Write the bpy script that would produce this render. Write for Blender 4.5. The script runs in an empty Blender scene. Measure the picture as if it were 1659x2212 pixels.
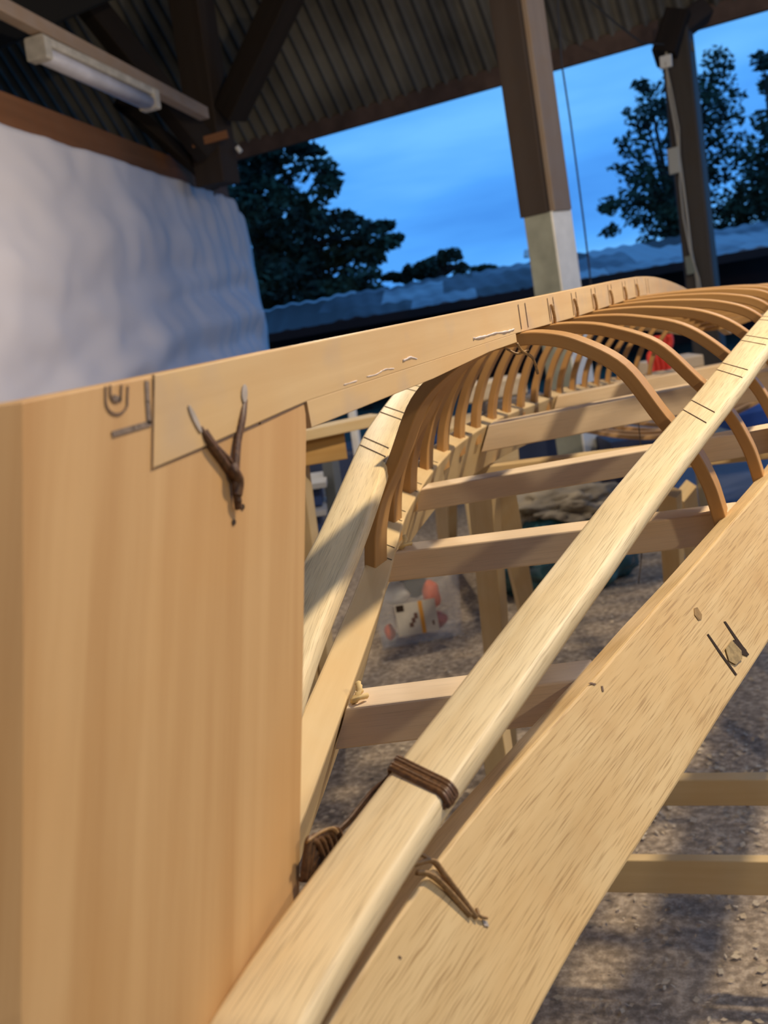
import bpy, bmesh, math, random
from mathutils import Vector, Matrix, noise
random.seed(7)
SC = bpy.context.scene
COL = SC.collection
H = 1.25                                    # height of the lens above the floor
# ------------------------------------------------------------------ camera
F = 2300.0; ROLL = math.radians(9.9); V0 = 420.0; UV = 1000.0
p_ = math.atan2(V0, F); psi = math.atan2(UV*math.cos(p_), F)
FW = Vector((-math.sin(psi)*math.cos(p_), math.cos(psi)*math.cos(p_), -math.sin(p_)))
RT = Vector((math.cos(psi), math.sin(psi), 0)); UP = RT.cross(FW)
CR = math.cos(ROLL)*RT - math.sin(ROLL)*UP
CU = math.cos(ROLL)*UP + math.sin(ROLL)*RT
cam = bpy.data.cameras.new('camera'); co = bpy.data.objects.new('camera', cam); COL.objects.link(co)
M = Matrix((CR, CU, -FW)).transposed().to_4x4(); M.translation = Vector((0, 0, H)); co.matrix_world = M
cam.sensor_fit = 'HORIZONTAL'; cam.sensor_width = 36; cam.lens = F*36/1659
cam.clip_start = .02; cam.clip_end = 300
cam.dof.use_dof = True; cam.dof.focus_distance = .98; cam.dof.aperture_fstop = 13.5
SC.camera = co
SC.view_settings.view_transform = 'Standard'; SC.view_settings.look = 'None'
SC.view_settings.gamma = 1; SC.view_settings.exposure = .22; SC.view_settings.use_curve_mapping = False

# ------------------------------------------------------------------ node helpers
def nn(nt, t, **k):
    n = nt.nodes.new(t)
    for a, b in k.items(): setattr(n, a, b)
    return n
def setin(n, **k):
    for a, b in k.items(): n.inputs[a.replace('_', ' ')].default_value = b
def ramp(nt, src, stops, interp='LINEAR'):
    r = nn(nt, 'ShaderNodeValToRGB'); nt.links.new(src, r.inputs[0]); e = r.color_ramp.elements
    r.color_ramp.interpolation = interp
    while len(e) < len(stops): e.new(.5)
    for i, (p, c) in enumerate(stops):
        e[i].position = p; e[i].color = (*c, 1) if len(c) == 3 else c
    return r.outputs[0]
def mix(nt, fac, a, b, mode='MIX'):
    m = nn(nt, 'ShaderNodeMix', data_type='RGBA', blend_type=mode)
    for s, v in ((0, fac), (6, a), (7, b)):
        if hasattr(v, 'is_output') or isinstance(v, bpy.types.NodeSocket): nt.links.new(v, m.inputs[s])
        else: m.inputs[s].default_value = v if s == 0 else (*v, 1)
    return m.outputs[2]
def newmat(name):
    m = bpy.data.materials.new(name); m.use_nodes = True; nt = m.node_tree
    return m, nt, nt.nodes['Principled BSDF']

# ------------------------------------------------------------------ world: dusk sky with soft cloud bands
w = bpy.data.worlds.new('sky'); SC.world = w; w.use_nodes = True; nt = w.node_tree
bg = nt.nodes['Background']; tc = nn(nt, 'ShaderNodeTexCoord')
mp = nn(nt, 'ShaderNodeMapping'); mp.inputs['Scale'].default_value = (1.6, 1.6, 7.5); mp.inputs['Rotation'].default_value = (.12, -.05, .3)
nt.links.new(tc.outputs['Generated'], mp.inputs[0])
ns = nn(nt, 'ShaderNodeTexNoise'); setin(ns, Scale=1.7, Detail=4.0, Roughness=.5); nt.links.new(mp.outputs[0], ns.inputs['Vector'])
cl = ramp(nt, ns.outputs['Fac'], [(.30, (.050, .235, .72)), (.5, (.085, .36, .93)), (.68, (.15, .48, .98))])
nt.links.new(cl, bg.inputs['Color']); bg.inputs['Strength'].default_value = .97

# ------------------------------------------------------------------ lamps of the workshop and an added fill
def lamp(name, kind, loc, energy, color, size=.1, size_y=None, target=None):
    l = bpy.data.lights.new(name, kind); l.energy = energy; l.color = color
    if kind == 'AREA':
        l.size = size
        if size_y: l.shape = 'RECTANGLE'; l.size_y = size_y
    elif kind == 'POINT': l.shadow_soft_size = size
    o = bpy.data.objects.new(name, l); COL.objects.link(o); o.location = loc
    if target is not None:
        o.rotation_euler = (Vector(target)-Vector(loc)).to_track_quat('-Z', 'Y').to_euler()
    return o
WARM = (1, .82, .58)
lamp('work_lamp_main', 'POINT', (.62, 1.55, H+1.35), 165, WARM, .045)
lamp('work_lamp_rear', 'POINT', (2.3, .15, H+1.15), 70, (1, .83, .60), .06)
lamp('sheet_fill_left', 'POINT', (-1.9, 4.2, H+.9), 52, (1, .84, .64), .08)  # added fill near the hanging sheet to brighten it, no fitting there
lamp('work_lamp_far', 'POINT', (.6, 5.6, H+1.5), 45, (1, .86, .68), .1)

# ------------------------------------------------------------------ materials
def wood(name, base, dark, streak=.5, scale=1.0, pores=0.0, pore_col=(.16, .09, .035), rough=.6, blotch=0.0, blotch_col=(.5, .45, .42), bump=.12):
    m, nt, b = newmat(name)
    uv = nn(nt, 'ShaderNodeTexCoord')
    ob = nn(nt, 'ShaderNodeObjectInfo')
    ad = nn(nt, 'ShaderNodeVectorMath', operation='ADD'); nt.links.new(uv.outputs['UV'], ad.inputs[0]); nt.links.new(ob.outputs['Random'], ad.inputs[1])
    mp = nn(nt, 'ShaderNodeMapping'); mp.inputs['Scale'].default_value = (3*scale, 55*scale, 1); nt.links.new(ad.outputs[0], mp.inputs[0])
    n1 = nn(nt, 'ShaderNodeTexNoise'); setin(n1, Scale=1.0, Detail=5.0, Roughness=.6, Distortion=.35); nt.links.new(mp.outputs[0], n1.inputs['Vector'])
    c = ramp(nt, n1.outputs['Fac'], [(.30, dark), (.62, base), (.85, tuple(min(1, x*1.14) for x in base))])
    c = mix(nt, streak, base, c)
    n3 = nn(nt, 'ShaderNodeTexNoise'); setin(n3, Scale=9.0, Detail=3.0); nt.links.new(ad.outputs[0], n3.inputs['Vector'])
    f3 = ramp(nt, n3.outputs['Fac'], [(.42, (0, 0, 0)), (.70, (1, 1, 1))])
    mm = nn(nt, 'ShaderNodeMath', operation='MULTIPLY'); nt.links.new(f3, mm.inputs[0]); mm.inputs[1].default_value = .45
    c = mix(nt, mm.outputs[0], c, tuple(x*y for x, y in zip(base, (.93, .80, .62))))
    if blotch:
        n4 = nn(nt, 'ShaderNodeTexNoise'); setin(n4, Scale=14.0, Detail=2.0); nt.links.new(ad.outputs[0], n4.inputs['Vector'])
        f4 = ramp(nt, n4.outputs['Fac'], [(.55, (0, 0, 0)), (.70, (blotch,)*3)])
        c = mix(nt, f4, c, blotch_col)
    hsrc = n1.outputs['Fac']
    if pores:
        mp2 = nn(nt, 'ShaderNodeMapping'); mp2.inputs['Scale'].default_value = (30*scale, 1500*scale, 1); nt.links.new(ad.outputs[0], mp2.inputs[0])
        n2 = nn(nt, 'ShaderNodeTexNoise'); setin(n2, Scale=1.0, Detail=1.0, Roughness=.4, Distortion=.3); nt.links.new(mp2.outputs[0], n2.inputs['Vector'])
        f2 = ramp(nt, n2.outputs['Fac'], [(.30, (pores,)*3), (.45, (0, 0, 0))])
        c = mix(nt, f2, c, pore_col)
    nt.links.new(c, b.inputs['Base Color'])
    setin(b, Roughness=rough); b.inputs['Specular IOR Level'].default_value = .3
    bp = nn(nt, 'ShaderNodeBump'); setin(bp, Strength=bump, Distance=.001); nt.links.new(n1.outputs['Fac'], bp.inputs['Height']); nt.links.new(bp.outputs[0], b.inputs['Normal'])
    return m
def plain(name, col, rough=.7, var=.0, vscale=20, metallic=0, trans=0, alpha=1, spec=.4, bump=0):
    m, nt, b = newmat(name)
    if var:
        tcn = nn(nt, 'ShaderNodeTexCoord'); n = nn(nt, 'ShaderNodeTexNoise'); setin(n, Scale=float(vscale), Detail=4.0); nt.links.new(tcn.outputs['Object'], n.inputs['Vector'])
        c = ramp(nt, n.outputs['Fac'], [(.3, tuple(x*(1-var) for x in col)), (.7, tuple(min(1, x*(1+var)) for x in col))])
        nt.links.new(c, b.inputs['Base Color'])
        if bump:
            bp = nn(nt, 'ShaderNodeBump'); setin(bp, Strength=bump, Distance=.01); nt.links.new(n.outputs['Fac'], bp.inputs['Height']); nt.links.new(bp.outputs[0], b.inputs['Normal'])
    else: b.inputs['Base Color'].default_value = (*col, 1)
    setin(b, Roughness=rough, Metallic=metallic, Alpha=alpha); b.inputs['Specular IOR Level'].default_value = spec
    b.inputs['Transmission Weight'].default_value = trans
    return m
WOAK = wood('oak_gunwale', (.72, .53, .27), (.52, .33, .13), .55, 1, .80, (.40, .25, .105), .55, blotch=.35, blotch_col=(.55, .33, .13), bump=.3)
WCHN = wood('ash_chine', (.84, .70, .44), (.62, .45, .22), .45, 1, .70, (.42, .31, .17), .5, bump=.25)
WSTM = wood('pine_stem', (.62, .39, .175), (.44, .23, .08), .7, .5, 0, rough=.5)
WKEEL = wood('pine_keel', (.66, .46, .225), (.50, .31, .13), .5, .7, 0, rough=.55, blotch=.35, blotch_col=(.40, .33, .27))
WRIB = wood('bent_rib', (.46, .26, .095), (.33, .16, .05), .5, 1, 0, rough=.5)
WBEAM = wood('pale_beam', (.76, .60, .41), (.60, .43, .25), .45, .8, .25, (.4, .3, .2), .6)
WHORSE = wood('trestle_pine', (.66, .50, .27), (.50, .34, .15), .5, .6, 0, rough=.65)
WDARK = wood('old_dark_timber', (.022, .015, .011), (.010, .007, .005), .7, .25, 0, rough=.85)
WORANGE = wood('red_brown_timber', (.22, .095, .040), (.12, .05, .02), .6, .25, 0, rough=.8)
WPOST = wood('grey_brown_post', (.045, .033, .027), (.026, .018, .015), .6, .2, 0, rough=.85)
SINEW = plain('brown_sinew', (.115, .055, .022), .45, .45, 400)
SINEWL = plain('tan_sinew', (.33, .20, .085), .5, .3, 400)
PENCIL = plain('pencil_line', (.17, .11, .075), .8)
DARKP = plain('dark_slot', (.035, .02, .012), .9)
GLUE = plain('dried_glue', (.72, .62, .56), .35, .15, 60)
CONC = plain('pale_concrete', (.26, .27, .22), .9, .25, 6, bump=.3)
WHITE = plain('white_paint', (.78, .76, .70), .6, .08, 12)

# ------------------------------------------------------------------ mesh helpers
def link(name, me, parent=None, mat=None, smooth=False):
    o = bpy.data.objects.new(name, me); COL.objects.link(o)
    if mat: me.materials.append(mat)
    if smooth:
        for p in me.polygons: p.use_smooth = True
    if parent: o.parent = parent
    return o
def tag(o, label=None, cat=None, group=None, kind=None):
    if label: o['label'] = label
    if cat: o['category'] = cat
    if group: o['group'] = group
    if kind: o['kind'] = kind
    return o
def thing(name, loc, label, cat, group=None):
    o = bpy.data.objects.new(name, None); COL.objects.link(o); o.location = loc; o.empty_display_size = .1
    bpy.context.view_layer.update()
    return tag(o, label, cat, group)
class MB:
    """collects rings, boxes and quads in world coordinates; build() links ONE mesh"""
    def __init__(s): s.bm = bmesh.new(); s.uv = s.bm.loops.layers.uv.new('UVMap')
    def face(s, vs, uvs=None):
        try: f = s.bm.faces.new(vs)
        except ValueError: return
        if uvs:
            for l, q in zip(f.loops, uvs): l[s.uv].uv = q
        return f
    def loft(s, rings, us=None, cap=True, closed=True):
        rv = [[s.bm.verts.new(p) for p in r] for r in rings]; n = len(rings[0])
        per = [0]
        for i in range(n): per.append(per[-1]+(Vector(rings[0][(i+1) % n])-Vector(rings[0][i])).length)
        if us is None:
            us = [0]
            for i in range(1, len(rings)):
                a = sum((Vector(p) for p in rings[i]), Vector())/n; b = sum((Vector(p) for p in rings[i-1]), Vector())/n
                us.append(us[-1]+(a-b).length)
        for i in range(len(rings)-1):
            for j in range(n if closed else n-1):
                k = (j+1) % n
                s.face([rv[i][j], rv[i][k], rv[i+1][k], rv[i+1][j]], [(us[i], per[j]), (us[i], per[j+1]), (us[i+1], per[j+1]), (us[i+1], per[j])])
        if cap and closed:
            s.face(list(reversed(rv[0])), [(per[j]*.2, per[j]) for j in reversed(range(n))]); s.face(rv[-1], [(per[j]*.2, per[j]) for j in range(n)])
        return s
    def bar(s, a, b, w, h, up=(0, 0, 1), r=.0, seg=1):
        """box beam from a to b; w across, h along 'up'"""
        a = Vector(a); b = Vector(b); d = (b-a).normalized(); up = Vector(up); x = d.cross(up).normalized(); z = x.cross(d)
        rings = []
        for i in range(seg+1):
            c = a.lerp(b, i/seg); rings.append([c+x*px+z*pz for px, pz in rrect(w, h, r)])
        return s.loft(rings)
    def tube(s, pts, rad, n=8, flat=1.0):
        pts = [Vector(p) for p in pts]; rings = []
        prev = None
        for i, p in enumerate(pts):
            d = (pts[min(i+1, len(pts)-1)]-pts[max(i-1, 0)]).normalized()
            if prev is None: prev = d.orthogonal()
            x = (prev-d*prev.dot(d)).normalized(); prev = x; y = d.cross(x)
            r = rad[i] if isinstance(rad, (list, tuple)) else rad
            rings.append([p+x*math.cos(2*math.pi*k/n)*r+y*math.sin(2*math.pi*k/n)*r*flat for k in range(n)])
        return s.loft(rings)
    def prism(s, pts, nrm, t, bev=0):
        """planar polygon (world points) extruded by t along nrm"""
        nrm = Vector(nrm).normalized(); A = [Vector(p) for p in pts]; B = [p+nrm*t for p in A]
        va = [s.bm.verts.new(p) for p in A]; vb = [s.bm.verts.new(p) for p in B]; n = len(A)
        o = A[0]; ex = (A[1]-A[0]).normalized(); ey = nrm.cross(ex)
        uvp = [((p-o).dot(ey), (p-o).dot(ex)) for p in A]
        s.face(list(reversed(va)), list(reversed(uvp))); s.face(vb, uvp)
        for i in range(n):
            k = (i+1) % n; s.face([va[i], va[k], vb[k], vb[i]], [uvp[i], uvp[k], uvp[k], uvp[i]])
        return s
    def build(s, name, mat, parent=None, smooth=False, bevel=0):
        bmesh.ops.recalc_face_normals(s.bm, faces=s.bm.faces)
        off = Vector(parent_world(parent))
        if parent is None:
            bb = [v.co for v in s.bm.verts]; off = Vector(((min(v.x for v in bb)+max(v.x for v in bb))/2, (min(v.y for v in bb)+max(v.y for v in bb))/2, min(v.z for v in bb)))
        for v in s.bm.verts: v.co -= off
        me = bpy.data.meshes.new(name); s.bm.to_mesh(me); s.bm.free()
        o = link(name, me, parent, mat, smooth)
        if parent is None: o.location = off
        if bevel:
            b = o.modifiers.new('bevel', 'BEVEL'); b.width = bevel; b.segments = 2; b.limit_method = 'ANGLE'; b.angle_limit = .6; b.harden_normals = False
        return o
def parent_world(p):
    v = Vector((0, 0, 0))
    while p is not None: v += p.location; p = p.parent
    return v
def rrect(w, h, r, k=3):
    if r <= 0: return [(-w/2, -h/2), (w/2, -h/2), (w/2, h/2), (-w/2, h/2)]
    out = []
    for cx, cy, a0 in ((w/2-r, -h/2+r, -90), (w/2-r, h/2-r, 0), (-w/2+r, h/2-r, 90), (-w/2+r, -h/2+r, 180)):
        for i in range(k):
            a = math.radians(a0+90*i/(k-1)); out.append((cx+r*math.cos(a), cy+r*math.sin(a)))
    return out
def rquad(P, r=.002):
    """quad of 4 corner points with cut corners"""
    out = []
    for i in range(4):
        p = P[i]; a = P[i-1]; b = P[(i+1) % 4]
        da = (a-p).normalized(); db = (b-p).normalized()
        out += [p+da*r, p+(da+db)*r*.30, p+db*r]
    return out
def interp(T, V, x):
    if x <= T[0]: return V[0]
    for i in range(len(T)-1):
        if x <= T[i+1]:
            t = (x-T[i])/(T[i+1]-T[i]); return V[i]*(1-t)+V[i+1]*t
    return V[-1]
def sm(T, V, x, h=.06):                      # smoothed table
    return (interp(T, V, x-h)+2*interp(T, V, x)+interp(T, V, x+h))/4
def ray(x, y): return FW*F + CR*(x-829.5) + CU*(1106-y)
def atd(x, y, d): return ray(x, y)*(d/F)+Vector((0, 0, H))                 # at a distance along the view
def atz(x, y, z): r = ray(x, y); return r*((z-H)/r.z)+Vector((0, 0, H))    # on a level
def aty(x, y, Y): r = ray(x, y); return r*(Y/r.y)+Vector((0, 0, H))
def atx(x, y, X): r = ray(x, y); return r*(X/r.x)+Vector((0, 0, H))
def onpl(x, y, p, n): r = ray(x, y); o = Vector((0, 0, H)); return o+r*((p-o).dot(n)/r.dot(n))

# ================================================================== SETTING
# ---- floor
m, nt, b = newmat('gritty_concrete_floor'); tcn = nn(nt, 'ShaderNodeTexCoord')
n1 = nn(nt, 'ShaderNodeTexNoise'); setin(n1, Scale=48.0, Detail=5.0, Roughness=.7); nt.links.new(tcn.outputs['Object'], n1.inputs['Vector'])
n2 = nn(nt, 'ShaderNodeTexNoise'); setin(n2, Scale=2.2, Detail=4.0); nt.links.new(tcn.outputs['Object'], n2.inputs['Vector'])
c1 = ramp(nt, n1.outputs['Fac'], [(.38, (.13, .095, .065)), (.5, (.30, .23, .165)), (.62, (.56, .45, .33))])
c2 = ramp(nt, n2.outputs['Fac'], [(.38, (.32, .26, .19)), (.62, (.52, .42, .29))])
c = mix(nt, .25, c1, c2); nt.links.new(c, b.inputs['Base Color']); setin(b, Roughness=.9)
bp = nn(nt, 'ShaderNodeBump'); setin(bp, Strength=.5, Distance=.01); nt.links.new(n1.outputs['Fac'], bp.inputs['Height']); nt.links.new(bp.outputs[0], b.inputs['Normal'])
FLOOR = m
MB().prism([(-9, -5, -.1), (7, -5, -.1), (7, 9.6, -.1), (-9, 9.6, -.1)], (0, 0, 1), .1).build('floor', FLOOR)['kind'] = 'structure'
GR = plain('dark_grass', (.030, .040, .022), .95, .4, 3)
MB().prism([(-60, 9.6, -.35), (60, 9.6, -.35), (60, 90, -.35), (-60, 90, -.35)], (0, 0, 1), .3).build('ground', GR)['kind'] = 'structure'

# ---- corrugated roof coming down to the eave
ZE = 3.22                                    # eave level
EA = atz(520, 333, ZE); EB = atz(1430, 72, ZE)
ed = (EB-EA).normalized(); en = Vector((ed.y, -ed.x, 0)).normalized()
if en.y > 0: en = -en                        # horizontal, back towards the lens
EL = EA-ed*9; ER = EB+ed*4.0
def corr(name, p0, p1, slope, pitch=.15, amp=.032, mat=None, th=.004):
    L = (p1-p0).length; n = int(L/pitch*8); d = (p1-p0)/L; nrm = d.cross(slope).normalized()
    mb = MB(); top = []; bot = []
    for i in range(n+1):
        o = p0+d*(L*i/n)+nrm*(amp*math.sin(2*math.pi*i/8)); top.append(o); bot.append(o+slope)
    rings = [top+[q+nrm*th for q in reversed(top)], bot+[q+nrm*th for q in reversed(bot)]]
    mb.loft(rings); return mb.build(name, mat, smooth=False)
m, nt, b = newmat('dull_galvanised_sheet'); tcn = nn(nt, 'ShaderNodeTexCoord')
n1 = nn(nt, 'ShaderNodeTexNoise'); setin(n1, Scale=1.3, Detail=5.0); nt.links.new(tcn.outputs['Object'], n1.inputs['Vector'])
nt.links.new(ramp(nt, n1.outputs['Fac'], [(.35, (.10, .088, .068)), (.65, (.21, .19, .15))]), b.inputs['Base Color']); setin(b, Roughness=.7, Metallic=.15)
GALV = m
SL = en*math.cos(math.radians(58))*2.9+Vector((0, 0, math.sin(math.radians(58))*2.9))
corr('ceiling', EL, ER, SL, mat=GALV)['kind'] = 'structure'
# eave purlin under the sheet edge, wavy sheet edge just above it
MB().bar(EL+en*.05+Vector((0, 0, .02)), ER+en*.05+Vector((0, 0, .02)), .07, .17, r=.004).build('trim_1', plain('eave_board', (.125, .078, .058), .8, .3, 5))['kind'] = 'structure'
# upper loft boarding above the lens and rear walls that close the workshop
rb = EL+SL; re = ER+SL
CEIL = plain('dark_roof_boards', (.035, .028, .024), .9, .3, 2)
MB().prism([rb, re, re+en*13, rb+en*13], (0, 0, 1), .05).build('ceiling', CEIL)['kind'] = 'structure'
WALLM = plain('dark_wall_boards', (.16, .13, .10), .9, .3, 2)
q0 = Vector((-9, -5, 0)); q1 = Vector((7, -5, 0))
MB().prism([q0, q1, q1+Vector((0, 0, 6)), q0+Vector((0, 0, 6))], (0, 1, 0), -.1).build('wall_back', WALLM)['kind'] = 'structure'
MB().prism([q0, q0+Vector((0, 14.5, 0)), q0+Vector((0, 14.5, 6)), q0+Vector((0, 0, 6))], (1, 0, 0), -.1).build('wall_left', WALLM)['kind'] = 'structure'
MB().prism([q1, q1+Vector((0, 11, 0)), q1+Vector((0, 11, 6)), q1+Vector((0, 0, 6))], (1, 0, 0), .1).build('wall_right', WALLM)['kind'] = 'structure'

# ---- beam over the sheet and the white sheet itself
ZT = 2.62
TA = atz(-260, 160, ZT); TB = atz(497, 452, ZT-.10); TA2 = atz(0, 262, ZT); TB2 = atz(470, 415, ZT)
td = (TB2-TA2).normalized()
P0 = TA2-td*6; P1 = TB2+td*.2
MB().bar(P0+Vector((0, 0, .04)), P1+Vector((0, 0, .04)), .10, .22, r=.006, seg=12).build('trim_2', WORANGE)['kind'] = 'structure'
# sheet: gathered cloth with sagging folds
m, nt, b = newmat('white_cotton_sheet'); b.inputs['Base Color'].default_value = (.74, .70, .72, 1); setin(b, Roughness=.95)
b.inputs['Specular IOR Level'].default_value = .1
tnx = Vector((-td.y, td.x, 0)); 
if tnx.x < 0: tnx = -tnx                       # pointing to the workshop side
S0 = P0; L = (TB2-P0).length+.55
mb = MB(); NU, NV = 150, 90; grid = []
# fold lines: arcs sagging from upper right
for j in range(NV+1):
    row = []
    v = j/NV
    for i in range(NU+1):
        u = i/NU; s_ = u*L; r_ = (L-s_)                       # distance from the right end
        topz = ZT-.05-(.20*max(0, 1-r_/.55)**1.5)
        z = topz*(1-v)+.02*v
        h = topz-z
        # sagging folds
        g = h+.34*math.exp(-((r_-3.4)/2.2)**2)-.16*r_
        f = .055*math.exp(-((g-1.05)/.10)**2)-.05*math.exp(-((g-1.28)/.10)**2)+.040*math.exp(-((g-.62-.05*r_)/.09)**2)-.03*math.exp(-((g-.80)/.08)**2)
        f += .030*math.exp(-((g-1.75)/.12)**2)+.03*math.sin(g*6+.5)*min(1, h*2)
        f += .030*math.sin(g*13+r_*1.1)*(.35+.65*noise.noise(Vector((r_*.7, h*1.2, 2))))*min(1, h*3)
        f += .035*noise.noise(Vector((r_*1.6-h*2.0, h*3.0+r_*1.2, 0)))+.016*noise.noise(Vector((r_*4-h*3, h*6+r_*2, 5)))
        f += .045*math.exp(-r_*1.1)*math.sin((h*.9+r_*2.2)*9+noise.noise(Vector((h*2, r_*2, 1)))*2)
        f *= min(1, r_*2+.1)
        edge = .04*math.sin(h*2.3)*math.exp(-r_*3)
        row.append(S0+td*(s_+edge)+tnx*(.075+f)+Vector((0, 0, z-S0.z)))
    grid.append(row)
gv = [[mb.bm.verts.new(p) for p in r] for r in grid]
for j in range(NV):
    for i in range(NU): mb.face([gv[j][i], gv[j][i+1], gv[j+1][i+1], gv[j+1][i]])
o = mb.build('hanging_sheet', m, smooth=True)
sd = o.modifiers.new('thickness', 'SOLIDIFY'); sd.thickness = .004
tag(o, 'big white cloth sheet hung as a wall from the red-brown beam at left', 'sheet')
# wall behind the sheet
wq = P0-tnx*.12; wr = TB2+td*.1-tnx*.12
MB().prism([(wq.x, wq.y, 0), (wr.x, wr.y, 0), (wr.x, wr.y, 2.3), (wq.x, wq.y, 2.3)], tnx, -.06).build('wall_left', WALLM)['kind'] = 'structure'
# dark cover above the sheet is the roof itself; batten along the sheet's right end
E0 = TB2+td*.56+tnx*.03
MB().bar((E0.x, E0.y, 0), (E0.x, E0.y, ZT-.22), .03, .03, up=(1, 0, 0)).build('trim_3', plain('edge_batten', (.05, .055, .05), .8))['kind'] = 'structure'

# ---- roof timbers at upper left
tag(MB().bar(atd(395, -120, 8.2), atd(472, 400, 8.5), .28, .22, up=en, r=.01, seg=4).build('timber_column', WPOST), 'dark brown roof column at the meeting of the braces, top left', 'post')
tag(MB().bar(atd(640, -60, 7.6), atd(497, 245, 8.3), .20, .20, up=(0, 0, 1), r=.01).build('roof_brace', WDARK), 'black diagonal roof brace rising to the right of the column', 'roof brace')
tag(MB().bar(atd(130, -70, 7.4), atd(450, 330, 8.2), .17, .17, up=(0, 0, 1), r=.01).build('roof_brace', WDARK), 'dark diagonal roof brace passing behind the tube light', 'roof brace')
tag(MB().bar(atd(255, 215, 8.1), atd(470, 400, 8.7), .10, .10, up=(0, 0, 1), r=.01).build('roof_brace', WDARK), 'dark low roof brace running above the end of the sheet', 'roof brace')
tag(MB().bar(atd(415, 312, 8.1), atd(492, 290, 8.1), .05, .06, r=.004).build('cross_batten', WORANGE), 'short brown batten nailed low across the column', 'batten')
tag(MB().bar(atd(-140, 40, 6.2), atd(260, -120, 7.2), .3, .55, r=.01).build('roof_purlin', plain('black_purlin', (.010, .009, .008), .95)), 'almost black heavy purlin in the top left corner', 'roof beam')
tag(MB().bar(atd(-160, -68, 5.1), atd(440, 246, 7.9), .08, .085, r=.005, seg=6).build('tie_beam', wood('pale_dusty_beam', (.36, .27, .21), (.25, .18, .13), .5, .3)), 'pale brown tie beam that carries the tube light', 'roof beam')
# tube light, unlit
fx = thing('tube_light', atd(190, 140, 6.3), 'unlit twin tube light fitting under the pale tie beam', 'lamp')
a = atd(78, 82, 5.95); bq = atd(318, 196, 7.05); dn = Vector((0, 0, -1))
PLAS = plain('dusty_diffuser', (.52, .52, .60), .35, .12, 8); METAL = plain('fitting_metal', (.50, .46, .40), .5, .2, 15)
MB().bar(a+dn*.02, bq+dn*.02, .12, .05, r=.01).build('fitting_body', METAL, fx)
MB().bar(a+dn*.085, bq+dn*.085, .11, .075, r=.03, seg=2).build('diffuser', PLAS, fx, smooth=True)
for q, s_ in ((a, 1), (bq, -1)):
    d_ = (bq-a).normalized()*s_
    MB().bar(q+dn*.06-d_*.03, q+dn*.06+d_*.03, .13, .13, r=.012).build('end_cap', METAL, fx)
# insulator-like white knob near sheet end
tag(MB().tube([atd(512, 318, 8.4), atd(520, 328, 8.4)], .02, 10).build('cable_clip', WHITE), 'tiny white cable clip at the left end of the eave board', 'clip')

# ---- near post (timber on a concrete foot)
pc = atz(1266, 1075, 0); bl = (Vector((ed.x, ed.y, 0)).normalized()); bn = Vector((-bl.y, bl.x, 0))
c_, s_ = math.cos(math.radians(-16)), math.sin(math.radians(-16))
bl = Vector((bl.x*c_-bl.y*s_, bl.x*s_+bl.y*c_, 0)); bn = Vector((-bl.y, bl.x, 0))
pt = thing('roof_post', (pc.x, pc.y, 0), 'thick square post of dark timber on a pale concrete foot', 'post')
zj = None
def vline(x, y):                                # point of the post axis seen at (x, y)
    r = ray(x, y); k = math.hypot(pc.x, pc.y)/math.hypot(r.x, r.y); return H+r.z*k
zj = vline(1190, 460)
MB().bar((pc.x, pc.y, 0), (pc.x, pc.y, zj), .185, .19, up=bn, r=.006).build('concrete_foot', CONC, pt)
tp = pc+bl*-.012
MB().bar((tp.x, tp.y, zj-.0), (tp.x, tp.y, 5.2), .19, .215, up=bn, r=.006, seg=3).build('timber_shaft', WPOST, pt)
sp = pc+bl*.10
MB().bar((sp.x, sp.y, zj), (sp.x, sp.y, 5.2), .035, .16, up=bn, r=.004, seg=3).build('side_face', wood('lighter_side', (.22, .17, .13), (.14, .10, .08), .5, .2), pt)  # right face of the shaft, a thin slab in a paler colour
sp = pc+bl*.0985
MB().bar((sp.x, sp.y, 0), (sp.x, sp.y, zj), .012, .178, up=bn).build('white_face', WHITE, pt)
# hanging cable
pts = [atd(x, y, 6.6) for x, y in ((1205, 20), (1213, 135), (1232, 260), (1248, 380), (1261, 480), (1273, 580), (1280, 660), (1290, 800))]
tag(MB().tube([atd(1205, -60, 6.6)]+pts, .006, 6).build('hanging_cable', plain('dark_cable', (.03, .03, .035), .6)), 'thin dark cable hanging free to the right of the thick post', 'cable')

# ---- far post with wiring
fp = thing('wall_post', atz(1518, 900, 0), 'slimmer far post at the eave with wires clipped to it', 'post')
D2 = 8.7
def f2(x, y): return atd(x, y, D2)
t0 = f2(1448, 60); b0 = f2(1535, 800)
FPW = wood('weathered_pole', (.075, .062, .05), (.04, .034, .028), .6, .2)
MB().bar(f2(1457, 40), f2(1548, 900), .235, .20, up=en, r=.02, seg=3).build('shaft', FPW, fp)
MB().bar(f2(1440, 130)+en*.02, f2(1470, 40)+en*.02, .20, .3, up=en, r=.02).build('bracket', WDARK, fp)
MB().bar(f2(1462, 70)+en*.02, f2(1524, 22)+en*.02, .16, .2, up=en, r=.02).build('knee_brace', WPOST, fp)
MB().bar(f2(1484, 88)+en*.05, f2(1491, 116)+en*.05, .09, .05, up=en, r=.004).build('hook_block', plain('yellowish_block', (.24, .17, .06), .7), fp)
wire = MB()
wp = [(1466, 40), (1462, 70), (1452, 95), (1449, 140), (1455, 200), (1470, 280), (1478, 340), (1486, 400), (1495, 470), (1503, 540), (1515, 600), (1520, 650)]
wire.tube([f2(x, y)+en*.16 for x, y in wp], .010, 6)
wire.tube([f2(x+8*math.sin(i), y)+en*.17 for i, (x, y) in enumerate(wp[3:])], .007, 6)
wire.build('wire', plain('dirty_wire', (.42, .37, .28), .6), fp)
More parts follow.
